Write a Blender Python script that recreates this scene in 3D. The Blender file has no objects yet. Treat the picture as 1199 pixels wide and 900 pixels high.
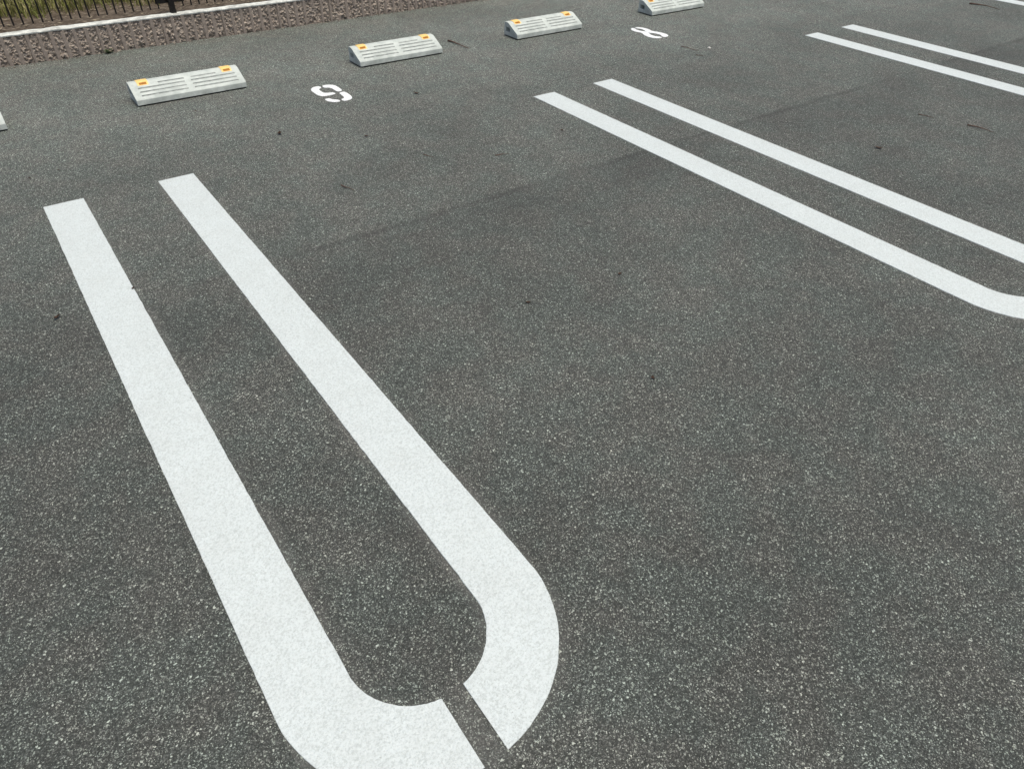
import bpy, bmesh, math, random
from mathutils import Matrix, Vector, noise
R = math.radians
rnd = random.Random(7)
scene = bpy.context.scene
COL = scene.collection

# ---------------------------------------------------------------- camera
cam_data = bpy.data.cameras.new("camera")
cam_data.sensor_width = 36.0
cam_data.lens = 36.0 * 811.7 / 1199.0
cam_data.clip_start = 0.02
cam_data.clip_end = 1500
cam = bpy.data.objects.new("camera", cam_data)
COL.objects.link(cam)
rot = Matrix.Rotation(-0.6418, 4, 'Z') @ Matrix.Rotation(0.8616, 4, 'X') @ Matrix.Rotation(0.0269, 4, 'Z')
cam.matrix_world = Matrix.Translation((0.0004, -3.2121, 1.3291)) @ rot
scene.camera = cam

# ---------------------------------------------------------------- world and sun (bright overcast)
SUN_EL, SUN_AZ = 74.0, 160.0      # azimuth clockwise from +Y
world = bpy.data.worlds.new("World")
scene.world = world
world.use_nodes = True
wn = world.node_tree.nodes
wl = world.node_tree.links
bg = wn['Background']
sky = wn.new('ShaderNodeTexSky')
sky.sky_type = 'NISHITA'
sky.sun_disc = False
sky.sun_elevation = R(SUN_EL)
sky.sun_rotation = R(SUN_AZ)
sky.air_density = 1.0
sky.dust_density = 4.0
wl.new(sky.outputs[0], bg.inputs[0])
bg.inputs[1].default_value = 0.085
sd = bpy.data.lights.new("sun", 'SUN')
sd.energy = 2.0
sd.angle = R(26)
sd.color = (1.0, 0.965, 0.85)
sun = bpy.data.objects.new("sun", sd)
COL.objects.link(sun)
a, e = R(SUN_AZ), R(SUN_EL)
to_sun = Vector((math.sin(a) * math.cos(e), math.cos(a) * math.cos(e), math.sin(e)))
sun.rotation_euler = to_sun.to_track_quat('Z', 'Y').to_euler()
scene.view_settings.view_transform = 'Standard'
scene.view_settings.look = 'None'
scene.view_settings.gamma = 1
scene.view_settings.use_curve_mapping = False
scene.view_settings.exposure = 0.50
scene.cycles.pixel_filter_width = 1.0

# ---------------------------------------------------------------- node helpers
class NT:
    def __init__(s, name):
        s.m = bpy.data.materials.new(name)
        s.m.use_nodes = True
        s.t = s.m.node_tree
        s.b = s.t.nodes['Principled BSDF']
        s.co = s.t.nodes.new('ShaderNodeTexCoord').outputs['Object']
    def n(s, typ, **kw):
        x = s.t.nodes.new(typ)
        for k, v in kw.items():
            setattr(x, k, v)
        return x
    def put(s, sock, v):
        if isinstance(v, bpy.types.NodeSocket):
            s.t.links.new(v, sock)
        elif isinstance(v, (tuple, list)) and len(v) == 3 and sock.type == 'RGBA':
            sock.default_value = (*v, 1)
        else:
            sock.default_value = v
    def math(s, op, a, b=None, c=None, clamp=False):
        x = s.n('ShaderNodeMath', operation=op, use_clamp=clamp)
        s.put(x.inputs[0], a)
        if b is not None: s.put(x.inputs[1], b)
        if c is not None: s.put(x.inputs[2], c)
        return x.outputs[0]
    def noise(s, scale, detail=3, rough=0.5, vec=None, dist=0.0, out=0):
        x = s.n('ShaderNodeTexNoise')
        s.put(x.inputs['Vector'], vec if vec is not None else s.co)
        x.inputs['Scale'].default_value = scale
        x.inputs['Detail'].default_value = detail
        x.inputs['Roughness'].default_value = rough
        x.inputs['Distortion'].default_value = dist
        return x.outputs[out]
    def vor(s, scale, feature='F1', vec=None):
        x = s.n('ShaderNodeTexVoronoi', feature=feature)
        s.put(x.inputs['Vector'], vec if vec is not None else s.co)
        x.inputs['Scale'].default_value = scale
        return x
    def ramp(s, fac, stops, interp='LINEAR'):
        x = s.n('ShaderNodeValToRGB')
        cr = x.color_ramp
        cr.interpolation = interp
        while len(cr.elements) < len(stops):
            cr.elements.new(0.5)
        for el, (p, c) in zip(cr.elements, stops):
            el.position = p
            el.color = (c, c, c, 1) if isinstance(c, (int, float)) else (*c, 1)
        s.put(x.inputs[0], fac)
        return x.outputs[0]
    def mix(s, fac, a, b, mode='MIX'):
        x = s.n('ShaderNodeMix', data_type='RGBA', blend_type=mode)
        s.put(x.inputs[0], fac)
        s.put(x.inputs[6], a)
        s.put(x.inputs[7], b)
        return x.outputs[2]
    def maprange(s, v, a, b, c=0.0, d=1.0):
        x = s.n('ShaderNodeMapRange', interpolation_type='SMOOTHSTEP')
        s.put(x.inputs[0], v)
        for i, q in enumerate((a, b, c, d)):
            x.inputs[i + 1].default_value = q
        return x.outputs[0]
    def bump(s, h, strength=0.5, dist=0.002, normal=None):
        x = s.n('ShaderNodeBump')
        x.inputs['Strength'].default_value = strength
        x.inputs['Distance'].default_value = dist
        s.put(x.inputs['Height'], h)
        if normal is not None: s.put(x.inputs['Normal'], normal)
        return x.outputs[0]
    def finish(s, col, rough=0.8, normal=None, spec=0.5):
        s.put(s.b.inputs['Base Color'], col)
        s.put(s.b.inputs['Roughness'], rough)
        s.b.inputs['Specular IOR Level'].default_value = spec
        if normal is not None: s.put(s.b.inputs['Normal'], normal)
        return s.m

# ---------------------------------------------------------------- materials
def mat_asphalt():
    t = NT('asphalt')
    sep = t.n('ShaderNodeSeparateXYZ'); t.put(sep.inputs[0], t.co)
    X, Y = sep.outputs[0], sep.outputs[1]
    # warp for irregular grains
    wv = t.n('ShaderNodeVectorMath', operation='MULTIPLY_ADD')
    t.put(wv.inputs[0], t.noise(190, 3, out=1)); wv.inputs[1].default_value = (.009, .009, .009); t.put(wv.inputs[2], t.co)
    def cells(scale, vec=None):
        v_ = t.vor(scale, vec=vec)
        c_ = t.n('ShaderNodeSeparateColor'); t.put(c_.inputs[0], v_.outputs['Color'])
        return v_, c_
    v, cell = cells(280, wv.outputs[0])
    v2, cell2 = cells(430, wv.outputs[0])
    v3, cell3 = cells(120, wv.outputs[0])
    v4, cell4 = cells(230, wv.outputs[0])
    stone = t.ramp(cell.outputs[0], [(0, .070), (.45, .112), (.75, .16), (.9, .24), (1, .36)])
    stone2 = t.ramp(cell2.outputs[1], [(0, .060), (.5, .11), (.8, .19), (.95, .36), (1, .5)])
    base = t.mix(0.5, stone, stone2)
    d = t.maprange(v.outputs['Distance'], .28, .62)
    base = t.mix(t.math('MULTIPLY', d, .72), base, (.034, .037, .034))
    # pale chips of aggregate worn bare, of several sizes, with sparkle painted in
    def chips(base, v_, c_, thr, rad, amt, col, ch=0):
        r_ = t.math('MULTIPLY_ADD', c_.outputs[2], rad * .6, rad * .5)
        k_ = t.math('MULTIPLY', t.math('GREATER_THAN', c_.outputs[ch], thr), t.math('LESS_THAN', v_.outputs['Distance'], r_))
        return t.mix(t.math('MULTIPLY', k_, amt), base, col)
    base = chips(base, v4, cell4, .72, .46, .75, (.46, .48, .455))
    base = chips(base, v2, cell2, .90, .55, .85, (.56, .58, .56))
    base = chips(base, v4, cell4, .955, .52, .90, (.66, .68, .66), 1)
    base = chips(base, v3, cell3, .988, .26, .85, (.74, .75, .72))
    # open voids between the stones, their shade painted dark
    void_shade = t.maprange(t.noise(360, 2, .6, vec=wv.outputs[0]), .56, .68)
    base = t.mix(t.math('MULTIPLY', void_shade, .75), base, (.026, .028, .026))
    base = t.mix(1.0, base, (1.065, 1.105, 1.02), 'MULTIPLY')
    # hue drift between greenish and brownish grey
    hue = t.mix(t.maprange(t.noise(5.5, 4, .6), .38, .62), (.97, 1.015, .99), (1.035, 1.0, .975))
    base = t.mix(1.0, base, hue, 'MULTIPLY')
    big = t.maprange(t.noise(1.3, 5, .65), .28, .72, .80, 1.08)
    base = t.mix(1.0, base, t.mix(1.0, (1, 1, 1), big, 'MULTIPLY'), 'MULTIPLY')
    # two paving lanes: the far lane is lighter
    wob = t.math('MULTIPLY', t.math('SUBTRACT', t.noise(2.2, 3), .5), .05)
    Yw = t.math('ADD', Y, wob)
    lane = t.maprange(Yw, -1.06, -.84, 1.0, 1.11)
    far_sheen = t.maprange(Yw, -.5, 1.1, 1.0, 1.33)  # paler with distance: grazing sky reflection put into the colour
    lane = t.math('MULTIPLY', lane, far_sheen)
    base = t.mix(1.0, base, t.mix(1.0, (1, 1, 1), lane, 'MULTIPLY'), 'MULTIPLY')
    # roller joint line and dirt along it
    patch = t.maprange(t.noise(1.6, 2, .5), .35, .6)
    seam = t.math('SUBTRACT', 1, t.maprange(t.math('ABSOLUTE', t.math('ADD', Yw, .925)), .004, .03), clamp=True)
    seamw = t.math('MULTIPLY', t.maprange(Yw, -1.5, -.95, 0, 1), t.maprange(Yw, -.93, -.89, 1, 0))
    k = t.math('ADD', t.math('MULTIPLY', t.math('MULTIPLY', seam, .34), patch), t.math('MULTIPLY', t.math('MULTIPLY', seamw, patch), .22))
    seam2 = t.math('SUBTRACT', 1, t.maprange(t.math('ABSOLUTE', t.math('ADD', Yw, -.165)), .002, .012), clamp=True)
    k = t.math('ADD', k, t.math('MULTIPLY', t.math('MULTIPLY', seam2, .42), t.maprange(t.noise(2.9, 2), .45, .6)))
    # dark oil and tyre smudges
    sm = t.n('ShaderNodeMapping'); t.put(sm.inputs[0], t.co); sm.inputs['Scale'].default_value = (1.0, .45, 1)
    smud = t.maprange(t.noise(2.6, 4, .65, vec=sm.outputs[0]), .56, .78)
    k = t.math('ADD', k, t.math('MULTIPLY', smud, .34), clamp=True)
    base = t.mix(k, base, (.045, .043, .040))
    # primer halo round the thermoplastic stripes
    f = t.math('MODULO', t.math('ADD', X, 50.0), 2.5)
    qx = t.math('SUBTRACT', f, .2985)
    qy = t.math('MINIMUM', t.math('ADD', Y, 2.5), 0.0)
    q = t.math('SQRT', t.math('ADD', t.math('MULTIPLY', qx, qx), t.math('MULTIPLY', qy, qy)))
    dd = t.math('SUBTRACT', t.math('ABSOLUTE', t.math('SUBTRACT', q, .2235)), .0745)
    dd = t.math('ADD', dd, t.math('MULTIPLY', t.math('SUBTRACT', t.noise(14, 3), .5), .03))
    halo = t.math('MULTIPLY', t.maprange(dd, .000, .034, 1, 0), t.maprange(Y, .01, .05, 1, 0))
    halo = t.math('MULTIPLY', halo, t.maprange(t.noise(3.7, 4, .65), .33, .66, .25, 1))
    base = t.mix(t.math('MULTIPLY', halo, .42), base, (.140, .134, .124))
    # bump
    h = t.math('SUBTRACT', t.math('MULTIPLY', cell.outputs[1], .6), t.math('MULTIPLY', v.outputs['Distance'], 1.2))
    h = t.math('ADD', h, t.math('MULTIPLY', t.noise(420, 3, .6), .7))
    h = t.math('MULTIPLY', h, t.math('SUBTRACT', 1, t.math('MULTIPLY', halo, .5)))
    nb = t.bump(h, 1.0, .0032)
    return t.finish(base, t.math('ADD', .62, t.math('MULTIPLY', cell.outputs[2], .3)), nb, .45)

def mat_paint(name, lum, tint=(.955, 1.0, .985), dirty=.14):
    t = NT(name)
    n1 = t.maprange(t.noise(9, 5, .65), .35, .75)
    c = t.mix(t.math('MULTIPLY', n1, dirty * 2.0), tuple(lum * x for x in tint), tuple(lum * .80 * x for x in (.96, 1, .96)))
    grain = t.maprange(t.noise(210, 5, .8), .40, .54, .0, 1)
    c = t.mix(t.math('MULTIPLY', t.math('SUBTRACT', 1, grain), .75), c, (.42, .455, .44))
    v = t.vor(130)
    pit = t.math('MULTIPLY', t.math('LESS_THAN', v.outputs['Distance'], .16), t.maprange(t.noise(7, 3, .6), .42, .62))
    c = t.mix(t.math('MULTIPLY', pit, .6), c, (.30, .31, .30))
    scr = t.n('ShaderNodeMapping'); t.put(scr.inputs[0], t.co); scr.inputs['Scale'].default_value = (30, 1.8, 1); scr.inputs['Rotation'].default_value = (0, 0, .06)
    s2 = t.math('MULTIPLY', t.maprange(t.noise(6, 4, .6, vec=scr.outputs[0]), .64, .74), t.maprange(t.noise(2.4, 2), .46, .62))
    c = t.mix(t.math('MULTIPLY', s2, .42), c, (.33, .33, .31))
    # a tyre scuff dragged across the middle of each right-hand arm
    sp = t.n('ShaderNodeSeparateXYZ'); t.put(sp.inputs[0], t.co)
    um = t.math('MULTIPLY', t.maprange(t.math('ABSOLUTE', t.math('ADD', sp.outputs[1], 1.45)), .12, .36, 1, 0), t.maprange(sp.outputs[0], .20, .26))
    sv = t.n('ShaderNodeMapping'); t.put(sv.inputs[0], t.co); sv.inputs['Scale'].default_value = (60, 5, 1); sv.inputs['Rotation'].default_value = (0, 0, -.12)
    c = t.mix(t.math('MULTIPLY', t.math('MULTIPLY', um, t.maprange(t.noise(3.2, 5, .7, vec=sv.outputs[0]), .56, .66)), .38), c, (.30, .31, .30))
    v2 = t.vor(11)
    spot = t.math('LESS_THAN', v2.outputs['Distance'], .028)
    c = t.mix(t.math('MULTIPLY', spot, .5), c, (.16, .15, .13))
    h = t.math('ADD', t.noise(230, 3, .6), t.math('MULTIPLY', t.noise(70, 2), .6))
    return t.finish(c, .62, t.bump(h, .8, .0030), .4)

def mat_stop():
    t = NT('stop_concrete')
    n1 = t.maprange(t.noise(16, 5, .65), .3, .75)
    c = t.mix(n1, (.57, .605, .565), (.40, .435, .405))
    gm = t.n('ShaderNodeSeparateXYZ'); t.put(gm.inputs[0], t.co)
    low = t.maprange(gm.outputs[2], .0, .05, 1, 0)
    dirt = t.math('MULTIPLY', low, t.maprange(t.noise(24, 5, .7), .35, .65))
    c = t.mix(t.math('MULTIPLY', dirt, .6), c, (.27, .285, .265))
    c = t.mix(t.math('MULTIPLY', t.maprange(t.noise(90, 3), .62, .72), .35), c, (.34, .35, .32))
    return t.finish(c, .8, t.bump(t.noise(300, 3, .6), .35, .0012), .3)

def mat_simple(name, col, rough=.6, scale=40, var=.25, spec=.4, metal=0, bump=0.2, dist=.001):
    t = NT(name)
    nn = t.noise(scale, 4, .6)
    c = t.mix(t.maprange(nn, .3, .7), tuple(x * (1 - var) for x in col), tuple(min(1, x * (1 + var)) for x in col))
    t.b.inputs['Metallic'].default_value = metal
    return t.finish(c, rough, t.bump(nn, bump, dist), spec)

def mat_block():
    t = NT('split_block')
    n1 = t.noise(55, 5, .7)
    c = t.ramp(n1, [(.28, (.19, .155, .125)), (.5, (.36, .30, .25)), (.72, (.55, .475, .39))])
    v = t.vor(150)
    g = t.n('ShaderNodeSeparateColor'); t.put(g.inputs[0], v.outputs['Color'])
    c = t.mix(t.math('MULTIPLY', t.math('GREATER_THAN', g.outputs[0], .82), .40), c, (.50, .45, .39))
    c = t.mix(t.math('MULTIPLY', t.math('LESS_THAN', g.outputs[1], .16), .55), c, (.11, .09, .08))
    sp = t.n('ShaderNodeSeparateXYZ'); t.put(sp.inputs[0], t.co)
    foot = t.math('MULTIPLY', t.maprange(sp.outputs[2], .0, .035, 1, 0), t.maprange(t.noise(14, 4), .3, .6))
    c = t.mix(t.math('MULTIPLY', foot, .5), c, (.085, .075, .06))
    h = t.math('ADD', t.noise(120, 4, .65), t.math('MULTIPLY', v.outputs['Distance'], .4))
    return t.finish(c, .9, t.bump(h, .7, .004), .2)

def mat_soil(name='soil', a=(.085, .065, .048), b=(.21, .17, .13)):
    t = NT(name)
    n1 = t.noise(22, 6, .72)
    c = t.mix(t.maprange(n1, .35, .68), a, b)
    mp = t.n('ShaderNodeMapping'); t.put(mp.inputs[0], t.co); mp.inputs['Scale'].default_value = (.35, 1.6, 1)
    s = t.maprange(t.noise(60, 3, .6, vec=mp.outputs[0]), .6, .72)
    c = t.mix(t.math('MULTIPLY', s, .45), c, (.27, .22, .15))
    return t.finish(c, .95, t.bump(t.noise(60, 5, .7), .9, .012), .1)

def mat_grass():
    t = NT('grass')
    gi = t.n('ShaderNodeNewGeometry')
    r = gi.outputs['Random Per Island']
    c = t.ramp(r, [(0, (.12, .15, .03)), (.35, (.23, .25, .06)), (.6, (.34, .32, .11)), (.82, (.32, .28, .14)), (1, (.45, .39, .24))])
    c = t.mix(t.maprange(t.noise(6, 3), .4, .65), c, t.mix(.5, c, (.17, .15, .06)))
    return t.finish(c, .7, None, .25)

M = dict(
    asphalt=mat_asphalt(),
    line=mat_paint('line_paint', .66, (.925, .995, .985), .16),
    digit=mat_paint('digit_paint', .92, (1, 1, 1), .05),
    stop=mat_stop(),
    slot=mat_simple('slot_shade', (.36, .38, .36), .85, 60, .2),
    gapshade=mat_simple('gap_shade_black', (.012, .012, .012), .9, 80, .3),  # near-black that paints the shade under the wheel stops
    yellow=mat_simple('yellow_plastic', (.88, .58, .20), .45, 70, .10, .4, 0, .05),
    amber=mat_simple('amber_lens', (.38, .15, .015), .5, 120, .15, .2, 0, .5, .001),
    block=mat_block(),
    rib=mat_simple('rib_face', (.30, .25, .212), .9, 60, .14, .2, 0, .3, .002),
    cap=mat_simple('cap_mortar', (.56, .57, .53), .85, 22, .28, .2, 0, .6, .003),
    iron=mat_simple('dark_iron', (.014, .012, .011), .5, 60, .4, .4, .3),
    soil=mat_soil(),
    lawnsoil=mat_soil('lawn_soil', (.05, .055, .022), (.12, .115, .05)),
    grass=mat_grass(),
    straw=mat_simple('straw', (.33, .27, .18), .8, 90, .4),
    deadleaf=mat_simple('dead_leaf', (.090, .055, .038), .8, 120, .5),
    twig=mat_simple('twig_bark', (.115, .068, .050), .85, 120, .4),
    leafgreen=mat_simple('weed_leaf', (.05, .085, .03), .6, 120, .35),
    pebble=mat_simple('pebble_stone', (.62, .60, .56), .7, 80, .15),
)

# ---------------------------------------------------------------- object helpers
def obj(name, bm, m, parent=None, smooth=False, loc=None, bevel=0):
    me = bpy.data.meshes.new(name)
    bm.normal_update()
    bm.to_mesh(me); bm.free()
    for x in (m if isinstance(m, list) else [m]):
        me.materials.append(x)
    if smooth:
        for p in me.polygons: p.use_smooth = True
    o = bpy.data.objects.new(name, me)
    COL.objects.link(o)
    if parent is not None: o.parent = parent
    if loc is not None: o.location = loc
    if bevel:
        b = o.modifiers.new('bevel', 'BEVEL'); b.width = bevel; b.segments = 2; b.limit_method = 'ANGLE'; b.angle_limit = R(35)
    return o
def tag(o, label=None, cat=None, group=None, kind=None):
    if label: o['label'] = label
    if cat: o['category'] = cat
    if group: o['group'] = group
    if kind: o['kind'] = kind
    return o
def thing(name, label, cat, loc=(0, 0, 0), rz=0, group=None):
    o = bpy.data.objects.new(name, None)
    o.empty_display_size = .1
    COL.objects.link(o)
    o.location = loc; o.rotation_euler = (0, 0, rz)
    return tag(o, label, cat, group)
def dup(root, loc, label, rz=None):
    r = root.copy(); COL.objects.link(r); r.location = loc; r['label'] = label
    if rz is not None: r.rotation_euler = (0, 0, rz)
    for ch in list(root.children):
        c = ch.copy(); COL.objects.link(c); c.parent = r
        for g in list(ch.children):
            d = g.copy(); COL.objects.link(d); d.parent = c
    return r
def box(bm, x0, x1, y0, y1, z0, z1, mi=0):
    vs = [bm.verts.new(p) for p in ((x0,y0,z0),(x1,y0,z0),(x1,y1,z0),(x0,y1,z0),(x0,y0,z1),(x1,y0,z1),(x1,y1,z1),(x0,y1,z1))]
    for f in ((0,3,2,1),(4,5,6,7),(0,1,5,4),(1,2,6,5),(2,3,7,6),(3,0,4,7)):
        bm.faces.new([vs[i] for i in f]).material_index = mi
def n2(x, y, s=1.0, seed=0.0):
    return noise.noise(Vector((x * s, y * s, seed)))

# ---------------------------------------------------------------- setting: ground
bm = bmesh.new()
xs = [-300, -20, 0, 20, 300]; ys = [-300, -20, 0, 2.20]
g = [[bm.verts.new((x, y, 0)) for x in xs] for y in ys]
for j in range(len(ys) - 1):
    for i in range(len(xs) - 1):
        bm.faces.new((g[j][i], g[j][i+1], g[j+1][i+1], g[j+1][i]))
tag(obj('parking_ground', bm, M['asphalt']), 'worn dark grey asphalt of the car park', kind='structure')

def soil_z(x, y):
    return .163 + .012 * n2(x, y, 4, 3) + .006 * n2(x, y, 17, 5) + .03 * min(1, max(0, (y - 2.45) / .6))
def terrain(name, m, x0, x1, y0, y1, nx, ny, label, far=False):
    bm = bmesh.new()
    g = [[bm.verts.new((x0 + (x1-x0)*i/nx, y0 + (y1-y0)*j/ny, soil_z(x0 + (x1-x0)*i/nx, y0 + (y1-y0)*j/ny))) for i in range(nx+1)] for j in range(ny+1)]
    for j in range(ny):
        for i in range(nx):
            bm.faces.new((g[j][i], g[j][i+1], g[j+1][i+1], g[j+1][i]))
    return tag(obj(name, bm, m, smooth=True), label, kind='structure')
terrain('soil_strip', M['soil'], -14, 24, 2.215, 2.62, 700, 14, 'bare brown soil strip between kerb wall and grass')
terrain('lawn_ground', M['lawnsoil'], -14, 24, 2.62, 9.0, 300, 60, 'grassy earth beyond the low wall')
bm = bmesh.new()
vs = [bm.verts.new(p) for p in ((-300, 9.0, .17), (300, 9.0, .17), (300, 300, .17), (-300, 300, .17))]
bm.faces.new(vs)
for xa, xb in ((-300, -14), (24, 300)):
    vs = [bm.verts.new(p) for p in ((xa, 2.26, .17), (xb, 2.26, .17), (xb, 9.0, .17), (xa, 9.0, .17))]
    bm.faces.new(vs)
tag(obj('far_field', bm, M['lawnsoil']), 'grassland reaching to the horizon', kind='structure')

# ---------------------------------------------------------------- low split-face block wall
WY, WH = 2.120, .158
PER, JO = .0648, .2165
wall = thing('block_wall', 'low wall of brownish split-face ribbed concrete blocks topped with white mortar', 'wall', (0, WY, 0))
bm = bmesh.new()
fine = [-14 + .03 * i for i in range(int(12.4/.03))]
xs = fine + [-1.6 + .0036 * i for i in range(int(6.4/.0036))] + [4.8 + .03*i for i in range(int(19.2/.03))]
nz = 34
def wall_d(x, z):
    ph = ((x - JO) / PER) % 1.0
    k = math.floor((x - JO) / PER)
    jx = ((x - .602) + 40) % .389
    j = min(jx, .389 - jx)
    rib = .30 + .06 * n2(k * 3.1, 0, 1, 9)
    edge = n2(x * 9, z * 60, 1, 2) * .03
    if j < .0028: return .0065
    if ph < rib + edge and z < WH + 1:
        if n2(k * 7.7, z * 9, 1, 4) < -.42: ph = .6
        else: return .0006 * n2(x * 40, z * 40, 1, 1) - .0030
    c = noise.cell(Vector((x * 70, z * 75, k)))
    r = noise.noise(Vector((x * 62, z * 70, 3.3))) + .7 * noise.noise(Vector((x * 130, z * 150, 7.3)))
    ed = min(1, min(ph - rib, 1 - ph) / .06)
    return (.0045 - .0095 * r + .003 * (c - .5)) * max(.45, ed) + .001
g = []
for j in range(nz + 1):
    z = -.01 + (WH + .01) * j / nz
    g.append([bm.verts.new((x, max(-.006, wall_d(x, z)), z)) for x in xs])
for j in range(nz):
    for i in range(len(xs) - 1):
        f = bm.faces.new((g[j][i], g[j][i+1], g[j+1][i+1], g[j+1][i]))
        if max(q.co.y for q in f.verts) < -.0014 and max(q.co.y for q in f.verts) > -.0034 and abs(f.verts[0].co.y - f.verts[2].co.y) < .0012: f.material_index = 1
tb = [bm.verts.new((x, .115, WH)) for x in (xs[0], xs[-1])]
box(bm, xs[0], xs[-1], .022, .115, -.02, WH - .001)
obj('block_course', bm, [M['block'], M['rib']], wall)
bm = bmesh.new()
step = .012
cx = [-14 + step * i for i in range(int(38 / step))]
prof = []
for x in cx:
    d = .005 * n2(x, 0, 26, 1) + .003 * n2(x, 0, 75, 2)
    bk = .056 + .006 * n2(x, 0, 9, 6) + .004 * n2(x, 0, 60, 8)
    h = .002 * n2(x, 0, 14, 4)
    prof.append([bm.verts.new((x, -.003 + d, WH + .0005)), bm.verts.new((x, -.004 + d, WH + .007 + h)), bm.verts.new((x, .002 + d, WH + .0125 + h)),
                 bm.verts.new((x, bk - .006, WH + .013 + h)), bm.verts.new((x, bk, WH + .0005))])
for i in range(len(cx) - 1):
    for k in range(4):
        bm.faces.new((prof[i][k], prof[i+1][k], prof[i+1][k+1], prof[i][k+1]))
obj('mortar_cap', bm, M['cap'], wall, smooth=False)
# dirt that has settled on the back of the wall top
bm = bmesh.new()
dy = [.040, .055, .075, .095, .13]
g = [[bm.verts.new((x, y, WH + .002 + (.007 + .006 * n2(x, y, 20, 2)) * (0.2 if k == 0 else 1))) for k, y in enumerate(dy)] for x in [-14 + .02*i for i in range(1900)]]
for i in range(len(g) - 1):
    for k in range(len(dy) - 1):
        bm.faces.new((g[i][k], g[i+1][k], g[i+1][k+1], g[i][k+1]))
obj('settled_dirt', bm, M['soil'], wall, smooth=True)

# ---------------------------------------------------------------- iron fence on the wall
FY = 2.172
fence = thing('iron_fence', 'dark iron picket fence standing along the top of the low block wall', 'fence', (0, FY, .17))
def rod(bm, x, y, z0, z1, r, n=8):
    lo = [bm.verts.new((x + r*math.cos(2*math.pi*i/n), y + r*math.sin(2*math.pi*i/n), z0)) for i in range(n)]
    hi = [bm.verts.new((x + r*math.cos(2*math.pi*i/n), y + r*math.sin(2*math.pi*i/n), z1)) for i in range(n)]
    for i in range(n):
        bm.faces.new((lo[i], lo[(i+1)%n], hi[(i+1)%n], hi[i]))
    bm.faces.new(hi); bm.faces.new(lo[::-1])
bm = bmesh.new(); rod(bm, 0, 0, .030, .86, .0048)
pk = obj('picket', bm, M['iron'], fence, loc=(.204, 0, 0))
for i in range(-34, 60):
    if i == 0: continue
    x = .204 + .0517 * i
    if any(abs(x - px) < .03 for px in (1.163 - 2, 1.163, 3.163)): continue
    c = pk.copy(); COL.objects.link(c); c.parent = fence; c.location = (x, 0, 0)
    c.scale.z = 1
for px in (-.837, 1.163, 3.163):
    bm = bmesh.new(); box(bm, -.017, .017, -.017, .017, -.008, .95)
    po = obj('fence_post', bm, M['iron'], fence, loc=(px, -.008, 0), bevel=.002)
    bm = bmesh.new(); box(bm, -.021, .021, -.021, .021, .945, .965)
    obj('post_cap', bm, M['iron'], po, bevel=.003)
    bm = bmesh.new(); box(bm, -.09, .09, .018, .032, .055, .085); 
    obj('clamp_bracket', bm, M['iron'], po, bevel=.002)
for z in (.74, .84):
    bm = bmesh.new(); box(bm, -1.7, 3.4, -.009, .009, z - .012, z + .012)
    obj('rail', bm, M['iron'], fence)

# ---------------------------------------------------------------- painted bay lines
def jag(x, y, amp=.0013):
    return Vector((x + amp * n2(x, y, 38, 1) + amp * .7 * n2(x, y, 140, 2), y + amp * n2(x, y, 38, 5) + amp * .7 * n2(x, y, 140, 6)))
def slab(bm, pts, z1, z0=-.003):
    top = [bm.verts.new((p[0], p[1], z1)) for p in pts]
    bot = [bm.verts.new((p[0], p[1], z0)) for p in pts]
    n = len(pts)
    for i in range(n):
        bm.faces.new((bot[i], bot[(i+1) % n], top[(i+1) % n], top[i]))
    return top
def stripe(side, U):
    """J shaped stripe; side -1 left, +1 right; local x 0 = centre of the pair"""
    bm = bmesh.new()
    ro, ri, cy = .2985, .149, -2.5
    gap = .0255
    outer, inner = [], []
    N = 110
    for i in range(N + 1):
        y = cy * i / N
        outer.append((ro, y)); inner.append((ri, y))
    ao, ai = math.acos(gap / ro), math.acos(gap / ri)
    for i in range(1, 31):
        outer.append((ro * math.cos(ao * i / 30), cy - ro * math.sin(ao * i / 30)))
        inner.append((ri * math.cos(ai * i / 30), cy - ri * math.sin(ai * i / 30)))
    ov, iv, ob, ib = [], [], [], []
    for (o, i_) in zip(outer, inner):
        po = jag(o[0] * side + U * 7.1, o[1]); pi = jag(i_[0] * side + U * 7.1, i_[1])
        po.x -= U * 7.1; pi.x -= U * 7.1
        ov.append(bm.verts.new((po.x, po.y, .0022))); iv.append(bm.verts.new((pi.x, pi.y, .0022)))
        ob.append(bm.verts.new((po.x + .001 * side, po.y, -.002))); ib.append(bm.verts.new((pi.x - .001 * side, pi.y, -.002)))
    for k in range(len(ov) - 1):
        q = [(ov[k], ov[k+1], iv[k+1], iv[k]), (ob[k], ob[k+1], ov[k+1], ov[k]), (iv[k], iv[k+1], ib[k+1], ib[k])]
        for f in q:
            bm.faces.new(f if side < 0 else f[::-1])
    bm.faces.new((ov[0], iv[0], ib[0], ob[0])); bm.faces.new((iv[-1], ov[-1], ob[-1], ib[-1]))
    bmesh.ops.recalc_face_normals(bm, faces=bm.faces)
    return bm
labels = ['nearest white U-shaped parking bay line, whole loop with its rounded end in view',
          'white U-shaped bay line starting right of centre and leaving the right edge of the photo',
          'white U-shaped bay line in the upper right corner area, third from the camera',
          'farthest white bay line, only a short bit at the top right corner']
for u in range(4):
    t = thing('bay_line', labels[u], 'road marking', (u * 2.5 + .2985, 0, 0), 0, 'white U-shaped lines between parking bays')
    for s in (-1, 1):
        obj('stripe', stripe(s, u), M['line'], t)

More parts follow.
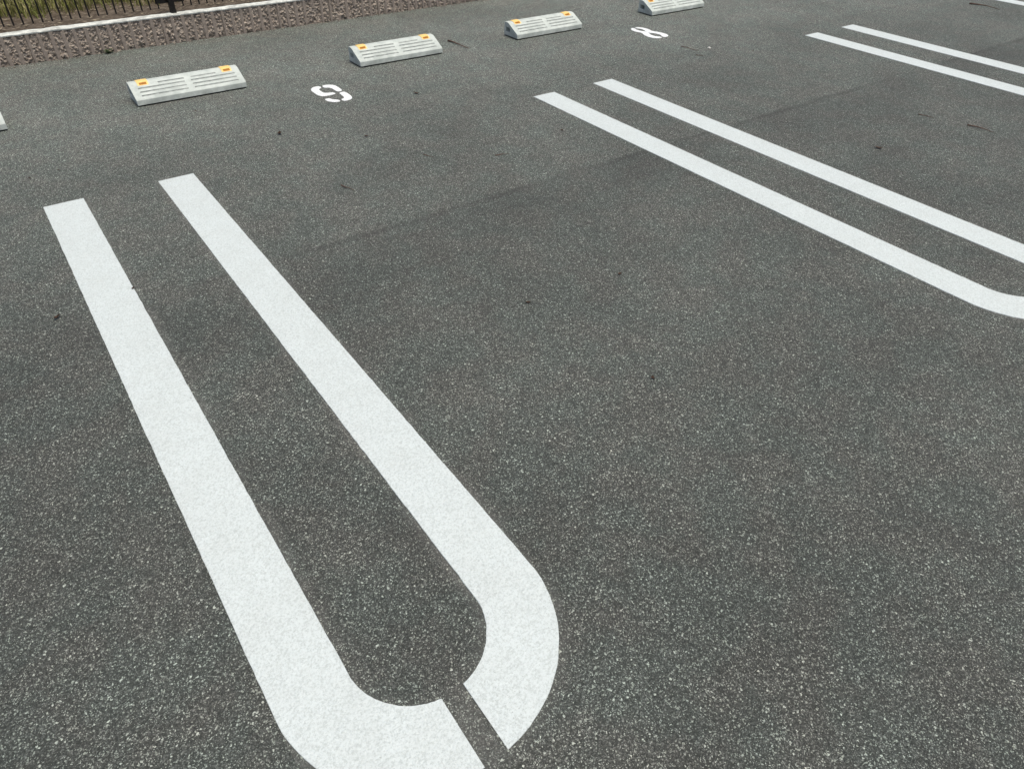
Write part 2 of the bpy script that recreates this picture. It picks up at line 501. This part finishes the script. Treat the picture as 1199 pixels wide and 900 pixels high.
# ---------------------------------------------------------------- stencilled bay numbers
def smooth_poly(pts, it=2):
    for _ in range(it):
        q = []
        for i in range(len(pts)):
            a_, b_ = pts[i], pts[(i+1) % len(pts)]
            d = math.hypot(a_[0]-b_[0], a_[1]-b_[1])
            t_ = .22
            q.append((a_[0]*(1-t_)+b_[0]*t_, a_[1]*(1-t_)+b_[1]*t_)); q.append((a_[0]*t_+b_[0]*(1-t_), a_[1]*t_+b_[1]*(1-t_)))
        pts = q
    return pts
def digit(name, polys, cx_, cy_, label):
    bm = bmesh.new()
    for P in polys:
        P = smooth_poly(P)
        top = slab(bm, [(x - cx_, y - cy_) for x, y in P], .0016)
        f = bm.faces.new(top)
        bmesh.ops.triangulate(bm, faces=[f])
    bmesh.ops.recalc_face_normals(bm, faces=bm.faces)
    return tag(obj(name, bm, M['digit'], loc=(cx_, cy_, 0)), label, 'painted number', 'stencilled bay numbers')
nine = [
 [(1.487,.775),(1.508,.805),(1.545,.813),(1.556,.795),(1.553,.777),(1.532,.762),(1.526,.745),(1.526,.695),(1.538,.677),(1.575,.668),(1.582,.636),(1.514,.631),(1.492,.645),(1.483,.672),(1.483,.745)],
 [(1.574,.812),(1.616,.803),(1.637,.775),(1.638,.740),(1.636,.666),(1.600,.665),(1.600,.735),(1.592,.757),(1.567,.765),(1.566,.785)],
 [(1.599,.643),(1.637,.648),(1.638,.590),(1.634,.545),(1.618,.515),(1.590,.504),(1.563,.506),(1.564,.540),(1.585,.545),(1.594,.562),(1.597,.600)],
 [(1.485,.588),(1.517,.591),(1.522,.560),(1.548,.541),(1.549,.508),(1.512,.515),(1.489,.545)],
]
digit('painted_number', nine, 1.56, .66, 'white stencilled 9 painted on the asphalt between two wheel stops')
L8 = [(4.042,.820),(4.012,.806),(3.990,.775),(3.986,.725),(4.004,.678),(3.978,.635),(3.968,.580),(3.976,.535),(4.004,.512),(4.042,.507),
      (4.043,.541),(4.030,.549),(4.020,.572),(4.024,.615),(4.0515,.655),(4.0515,.695),(4.034,.722),(4.029,.755),(4.034,.778),(4.043,.787)]
R8 = [(8.105 - x, y) for x, y in L8][::-1]
R8 = [(x, y + .0) for x, y in R8]
digit('painted_number', [L8, R8], 4.052, .66, 'white stencilled 8 painted near the top centre of the photo')

# ---------------------------------------------------------------- wheel stops
def make_stop(label):
    t = thing('wheel_stop', label, 'wheel stop', (0, 0, 0), 0, 'concrete wheel stops in the parking bays')
    L = .590
    Z0 = .007
    prof = [(0, Z0), (.002, .033), (.010, .039), (.108, .0872), (.118, .091), (.150, .091), (.157, .084), (.160, Z0)]
    # slope plane helpers
    def sz(y): return .039 + (y - .010) * (.0872 - .039) / (.108 - .010)
    bm = bmesh.new()
    A = [bm.verts.new((0.0, y, z)) for y, z in prof]; B = [bm.verts.new((L, y, z)) for y, z in prof]
    n = len(prof)
    slope_i = 2
    for i in range(n):
        if i == slope_i: continue
        j = (i + 1) % n
        bm.faces.new((A[i], B[i], B[j], A[j]))
    bmesh.ops.recalc_face_normals(bm, faces=bm.faces)
    # slope face as a grid with recessed slots
    rows = []
    for yc in (.0235, .0475, .0725): rows.append((yc - .0042, yc + .0042, [(.036, .280), (.314, .558)]))
    rows.append((.095 - .0040, .095 + .0040, [(.146, .284), (.322, .458)]))
    ysl = sorted({.010, .108} | {v for r in rows for v in r[:2]})
    xsl = sorted({0.0, L, .036, .280, .314, .558, .146, .284, .322, .458})
    nd = Vector((0, -(.0872 - .039), .098)).normalized()
    gv = {(i, j): bm.verts.new((x, y, sz(y))) for i, x in enumerate(xsl) for j, y in enumerate(ysl)}
    for j in range(len(ysl) - 1):
        for i in range(len(xsl) - 1):
            xm, ym = (xsl[i] + xsl[i+1]) / 2, (ysl[j] + ysl[j+1]) / 2
            rec = any(r[0] < ym < r[1] and any(a_ < xm < b_ for a_, b_ in r[2]) for r in rows)
            if not rec:
                bm.faces.new((gv[i, j], gv[i+1, j], gv[i+1, j+1], gv[i, j+1]))
    for r in rows:
        for a_, b_ in r[2]:
            y0, y1 = r[0], r[1]; dp = .0035; ins = .0012
            P = [(a_, y0), (b_, y0), (b_, y1), (a_, y1)]
            Q = [(a_+ins, y0+ins), (b_-ins, y0+ins), (b_-ins, y1-ins), (a_+ins, y1-ins)]
            pv = [bm.verts.new((x, y, sz(y))) for x, y in P]
            qv = [bm.verts.new(Vector((x, y, sz(y))) - nd * dp) for x, y in Q]
            for k in range(4):
                bm.faces.new((pv[k], pv[(k+1) % 4], qv[(k+1) % 4], qv[k])).material_index = 1
            bm.faces.new(qv).material_index = 1
    # end faces with a recessed pocket
    for xe, s in ((0.0, 1), (L, -1)):
        ring = [bm.verts.new((xe, y, z)) for y, z in prof]
        y0, y1, z0, z1 = .092, .140, .030, .060
        op = [(y0, z0), (y0, z1 - .006), (y0 + .012, z1), (y1, z1), (y1, z0)]
        pv = [bm.verts.new((xe, y, z)) for y, z in op]
        qv = [bm.verts.new((xe + s * .045, y + .002 * (1 if y < .1 else -1), z + (.002 if z < .04 else -.002))) for y, z in op]
        edges = []
        for lst in (ring, pv):
            for k in range(len(lst)):
                edges.append(bm.edges.new((lst[k], lst[(k+1) % len(lst)])))
        bmesh.ops.triangle_fill(bm, use_beauty=True, use_dissolve=False, edges=edges, normal=Vector((-s, 0, 0)))
        for k in range(len(pv)):
            bm.faces.new((pv[k], pv[(k+1) % len(pv)], qv[(k+1) % len(pv)], qv[k]))
        bm.faces.new(qv).material_index = 1
    bmesh.ops.remove_doubles(bm, verts=bm.verts, dist=.00005)
    bmesh.ops.recalc_face_normals(bm, faces=bm.faces)
    body = obj('body', bm, [M['stop'], M['slot']], t, bevel=.0028)
    bm = bmesh.new(); box(bm, .030, L - .004, .006, .150, -.002, .0068)  # inset black block standing in for shade in the gap below the body
    obj('gap_shade', bm, M['gapshade'], t)
    for xr in (.043, .495):
        bm = bmesh.new()
        w = .056
        # yellow housing wraps over the crest
        pr = [(.090, sz(.090) + .0008), (.106, sz(.106) + .0035), (.118, .0945), (.146, .0945), (.150, .0912), (.119, .0880), (.107, .0840), (.091, sz(.091) - .002)]
        A = [bm.verts.new((0, y, z)) for y, z in pr]; B = [bm.verts.new((w, y, z)) for y, z in pr]
        for i in range(len(pr)):
            j = (i + 1) % len(pr); bm.faces.new((A[i], B[i], B[j], A[j]))
        bm.faces.new(A[::-1]); bm.faces.new(B)
        bmesh.ops.recalc_face_normals(bm, faces=bm.faces)
        rf = obj('reflector', bm, M['yellow'], t, loc=(xr, 0, 0))
        bm = bmesh.new()
        vv = []
        for dx, y, off in ((.009, .0940, .0024), (w - .009, .0940, .0024), (w - .009, .1060, .0046), (.009, .1060, .0046)):
            zz = sz(min(y, .106)) + (.0006 if y > .106 else 0)
            vv.append(bm.verts.new(Vector((dx, y, zz)) + nd * off))
        lo = [bm.verts.new(v.co - nd * .003) for v in vv]
        bm.faces.new(vv)
        for k in range(4): bm.faces.new((vv[k], lo[k], lo[(k+1) % 4], vv[(k+1) % 4]))
        bmesh.ops.recalc_face_normals(bm, faces=bm.faces)
        obj('lens', bm, M['amber'], rf)
    return t
SX, SG, SY = .6085, 1.3024, .992
stops = [
 (SX + SG - 2.5, 'grey concrete wheel stop cut off by the left edge of the photo'),
 (SX, 'pale wheel stop with two amber reflectors, leftmost of the fully visible ones'),
 (SX + SG, 'pale wheel stop just above and right of the painted 9'),
 (SX + 2.5, 'pale wheel stop between the one by the 9 and the one by the 8'),
 (SX + 2.5 + SG, 'pale wheel stop cut off by the top edge of the photo, above the painted 8')]
s0 = make_stop(stops[0][1]); s0.location = (stops[0][0], SY, 0)
rr = [0, .004, -.003, .002, -.004]
for k, (x, lb) in enumerate(stops[1:], 1):
    dup(s0, (x, SY, 0), lb, rr[k])

# ---------------------------------------------------------------- grass beyond the wall
def blades(name, n, x0, x1, y0, y1, hmin, hmax, wmin, wmax, m, z=None, label='', seed=1, dens=None):
    rg = random.Random(seed)
    bm = bmesh.new()
    for _ in range(n):
        x = rg.uniform(x0, x1); y = rg.uniform(y0, y1)
        if dens and rg.random() > dens(x, y): continue
        h = rg.uniform(hmin, hmax); w = rg.uniform(wmin, wmax)
        an = rg.uniform(0, 6.283); lean = rg.uniform(.1, .9) * h
        dx, dy = math.cos(an), math.sin(an)
        zz = soil_z(x, y) - .004
        side = Vector((-dy, dx, 0)) * w * .5
        p0 = Vector((x, y, zz)); p1 = p0 + Vector((dx*lean*.3, dy*lean*.3, h*.6)); p2 = p0 + Vector((dx*lean, dy*lean, h*(1 - .35*lean/h)))
        a_, b_ = bm.verts.new(p0 - side), bm.verts.new(p0 + side)
        c_, d_ = bm.verts.new(p1 + side*.8), bm.verts.new(p1 - side*.8)
        e_ = bm.verts.new(p2)
        bm.faces.new((a_, b_, c_, d_)); bm.faces.new((d_, c_, e_))
    return tag(obj(name, bm, m), label, 'grass', kind='stuff')
def dn(x, y):
    return min(1, max(.02, (y - 2.46 + .06 * n2(x, y, 6, 1)) / .12)) * (.75 + .5 * n2(x, y, 3, 7))
blades('grass', 52000, -1.6, 2.6, 2.46, 4.3, .04, .13, .003, .007, M['grass'], label='unmown yellowish green grass behind the fence', seed=3, dens=dn)
blades('outer_grass', 26000, -6, 9, 2.55, 8.5, .05, .14, .006, .014, M['grass'], label='sparser grass further along and behind the fence', seed=5,
       dens=lambda x, y: 0 if (-1.6 < x < 2.6 and y < 4.3) else dn(x, y))

# dry straw and leaf litter on the soil strip
rg = random.Random(11)
bm = bmesh.new()
for _ in range(1500):
    x = rg.uniform(-1.6, 4.2); y = rg.uniform(2.175, 2.66)
    L = rg.uniform(.008, .05); w = rg.uniform(.0012, .005); an = rg.gauss(0, .7)
    z = (soil_z(x, y) if y > 2.24 else WH + .012) + .004 + rg.uniform(0, .006)
    d = Vector((math.cos(an), math.sin(an), rg.uniform(-.15, .15))) * L * .5; s = Vector((-math.sin(an), math.cos(an), rg.uniform(-.5, .5))) * w
    p = Vector((x, y, z))
    vs = [bm.verts.new(q) for q in (p - d, p - s + d * .1, p + d, p + s)]
    bm.faces.new(vs)
tag(obj('straw_litter', bm, M['straw']), 'dry straw bits and leaf litter on the brown soil strip', 'litter', kind='stuff')

# grit and crumbs that gather at the foot of the wall
bm = bmesh.new()
for _ in range(900):
    x = rg.uniform(-1.5, 4.5); y = 2.112 - abs(rg.gauss(0, .022)); r_ = rg.uniform(.0008, .0032)
    c = Vector((x, y, r_ * .5))
    top = bm.verts.new(c + Vector((0, 0, r_)))
    an = rg.uniform(0, 6.28)
    ring = [bm.verts.new(c + Vector((math.cos(an + k * 1.257) * r_ * rg.uniform(.8, 1.6), math.sin(an + k * 1.257) * r_ * rg.uniform(.7, 1.2), -r_ * .4))) for k in range(5)]
    for k in range(5): bm.faces.new((ring[k], ring[(k + 1) % 5], top))
tag(obj('grit', bm, M['soil']), 'brown grit and crumbs of dirt along the foot of the ribbed block wall', 'litter', kind='stuff')

# ---------------------------------------------------------------- weed at the wall foot
def weed(x, y, r, n, label, seed):
    rg = random.Random(seed)
    t = thing('weed', label, 'weed', (x, y, 0))
    bm = bmesh.new()
    for _ in range(n):
        an = rg.uniform(0, 6.283); rad = r * rg.uniform(.1, 1); zz = rg.uniform(.004, r * .9)
        c = Vector((math.cos(an) * rad, math.sin(an) * rad * .6, zz)); l = rg.uniform(.004, .010)
        d = Vector((math.cos(an), math.sin(an), rg.uniform(-.2, .8))).normalized() * l
        s = Vector((-math.sin(an), math.cos(an), rg.uniform(-.3, .3))).normalized() * l * .45
        vs = [bm.verts.new(q) for q in (c - d, c - s, c + d, c + s)]
        bm.faces.new(vs)
    obj('leaves', bm, M['leafgreen'], t)
    bm = bmesh.new()
    for _ in range(7):
        an = rg.uniform(0, 6.283)
        tip = Vector((math.cos(an) * r * .7, math.sin(an) * r * .4, r * .7))
        vs = [bm.verts.new(q) for q in ((-.0008, 0, -.001), (.0008, 0, -.001), tip)]
        bm.faces.new(vs)
    obj('stem', bm, M['leafgreen'], t)
weed(.70, 2.098, .026, 90, 'small green weed growing at the foot of the ribbed block wall', 4)

# ---------------------------------------------------------------- litter on the asphalt: dead leaves, twigs, a pebble
def leaf(x, y, L, ang, label, curl=.3):
    bm = bmesh.new()
    n = 6
    ctr = []
    for i in range(n + 1):
        f = i / n
        w = math.sin(math.pi * min(1, f * .93 + .05)) ** .8 * L * .26
        z = .003 + curl * L * (f - .5) ** 2 * 2
        dy = .12 * L * math.sin(f * 3)
        a1 = bm.verts.new(((f - .5) * L, -w + dy, z + curl * w * 1.1)); b1 = bm.verts.new(((f - .5) * L, dy, z)); c1 = bm.verts.new(((f - .5) * L, w + dy, z + curl * w * .8))
        ctr.append((a1, b1, c1))
    for i in range(n):
        for k in range(2):
            bm.faces.new((ctr[i][k], ctr[i+1][k], ctr[i+1][k+1], ctr[i][k+1]))
    bmesh.ops.solidify(bm, geom=bm.faces[:], thickness=.0006)
    o = obj('dead_leaf', bm, M['deadleaf'], loc=(x, y, 0)); o.rotation_euler = (0, 0, ang)
    return tag(o, label, 'leaf', 'dead leaves scattered on the asphalt')
def twig(x0, y0, x1, y1, r, label, seed):
    rg = random.Random(seed)
    bm = bmesh.new()
    d = Vector((x1 - x0, y1 - y0, 0)); L = d.length; n = 9
    rings = []
    for i in range(n + 1):
        f = i / n
        off = .06 * L * math.sin(f * 4 + seed) * (1 - f) + rg.uniform(-.012, .012) * L
        rr_ = r * (1 - .75 * f) * rg.uniform(.85, 1.15)
        z = .0005 + r + .02 * L * math.sin(f * math.pi)
        rings.append([bm.verts.new((f * L, off + rr_ * math.cos(k * math.pi / 3), z + rr_ * math.sin(k * math.pi / 3))) for k in range(6)])
    for i in range(n):
        for k in range(6):
            bm.faces.new((rings[i][k], rings[i+1][k], rings[i+1][(k+1) % 6], rings[i][(k+1) % 6]))
    bm.faces.new(rings[0][::-1]); bm.faces.new(rings[-1])
    # a side shoot
    f = rings[4][1].co
    a_ = [bm.verts.new(f + Vector(q)) for q in ((0, 0, 0), (r, 0, 0), (L * .22, L * .10, .002), (L * .22, L * .10 + r * .5, .002))]
    bm.faces.new(a_)
    bmesh.ops.recalc_face_normals(bm, faces=bm.faces)
    o = obj('twig', bm, M['twig'], loc=(x0, y0, 0), smooth=True); o.rotation_euler = (0, 0, math.atan2(d.y, d.x))
    return tag(o, label, 'twig', 'dry twigs scattered on the asphalt')
leaf(-.094, -.876, .026, .6, 'brown crumpled leaf on asphalt left of the nearest bay line', .6)
leaf(1.093, .234, .034, 1.2, 'dark leaf on asphalt below the painted 9', .5)
leaf(.117, .351, .016, .4, 'tiny dark leaf above the left end of the nearest bay line')
leaf(.0, .328, .016, 2.0, 'tiny dark leaf bit at far left below the cut-off wheel stop')
leaf(.44, 1.547, .018, .2, 'small brown leaf between ribbed wall and leftmost whole wheel stop')
leaf(.844, .773, .018, 1.5, 'small dark leaf in front of the leftmost whole wheel stop')
leaf(1.438, -.023, .024, 2.2, 'dark leaf below the painted 9, to its right')
leaf(1.958, .392, .036, -1.0, 'dark brown leaf below the wheel stop beside the painted 9', .5)
leaf(2.312, -.493, .022, 1.0, 'small dark leaf left of the upper part of the second bay line')
leaf(1.609, -1.697, .020, .3, 'small brown leaf bit on open asphalt near the photo centre')
leaf(1.223, -1.655, .020, 2.6, 'small black leaf bit on open asphalt left of photo centre')
leaf(1.293, -2.188, .018, 1.0, 'lowest small brown leaf bit, on open asphalt right of centre')
leaf(.149, -.828, .016, .9, 'dark chip of leaf touching the left stripe of the nearest bay line')
leaf(3.50, -1.54, .040, -1.2, 'brown leaf right of the second bay line')
leaf(4.336, -.065, .022, .3, 'small dark leaf near the start of the third bay line')
twig(2.672, 1.215, 2.700, .985, .0062, 'reddish brown twig right of the wheel stop by the painted 9', 1)
twig(1.556, -.375, 1.585, -.435, .0020, 'short thin twig on open asphalt right of and below the painted 9', 2)
twig(1.09, -.47, 1.115, -.55, .0030, 'short dark twig on open asphalt right of the nearest bay line', 3)
twig(1.84, -.565, 1.905, -.59, .0022, 'thin twig left of the top of the second bay line, on open asphalt', 4)
twig(7.145, -.118, 7.136, -.371, .0060, 'dark reddish twig near the top right corner by the farthest line', 5)
twig(4.215, -1.62, 4.223, -1.76, .0034, 'curved dark twig at right between the second and third bay lines', 6)
twig(3.98, .27, 4.006, .13, .0026, 'thin dark twig below the painted 8', 7)
twig(3.92, .075, 3.96, .02, .0022, 'faint short twig below the longer twig under the painted 8', 8)
twig(4.14, -1.38, 4.16, -1.46, .0026, 'short twig left of the curved twig between bay lines', 9)
bm = bmesh.new()
bmesh.ops.create_icosphere(bm, subdivisions=2, radius=1)
for v in bm.verts:
    k = 1 + .25 * noise.noise(v.co * 1.3)
    v.co = Vector((v.co.x * .013 * k, v.co.y * .010 * k, v.co.z * .008 * k + .006))
tag(obj('pebble', bm, M['pebble'], loc=(4.117, .137, 0)), 'small pale pebble on the asphalt below and right of the painted 8', 'pebble')
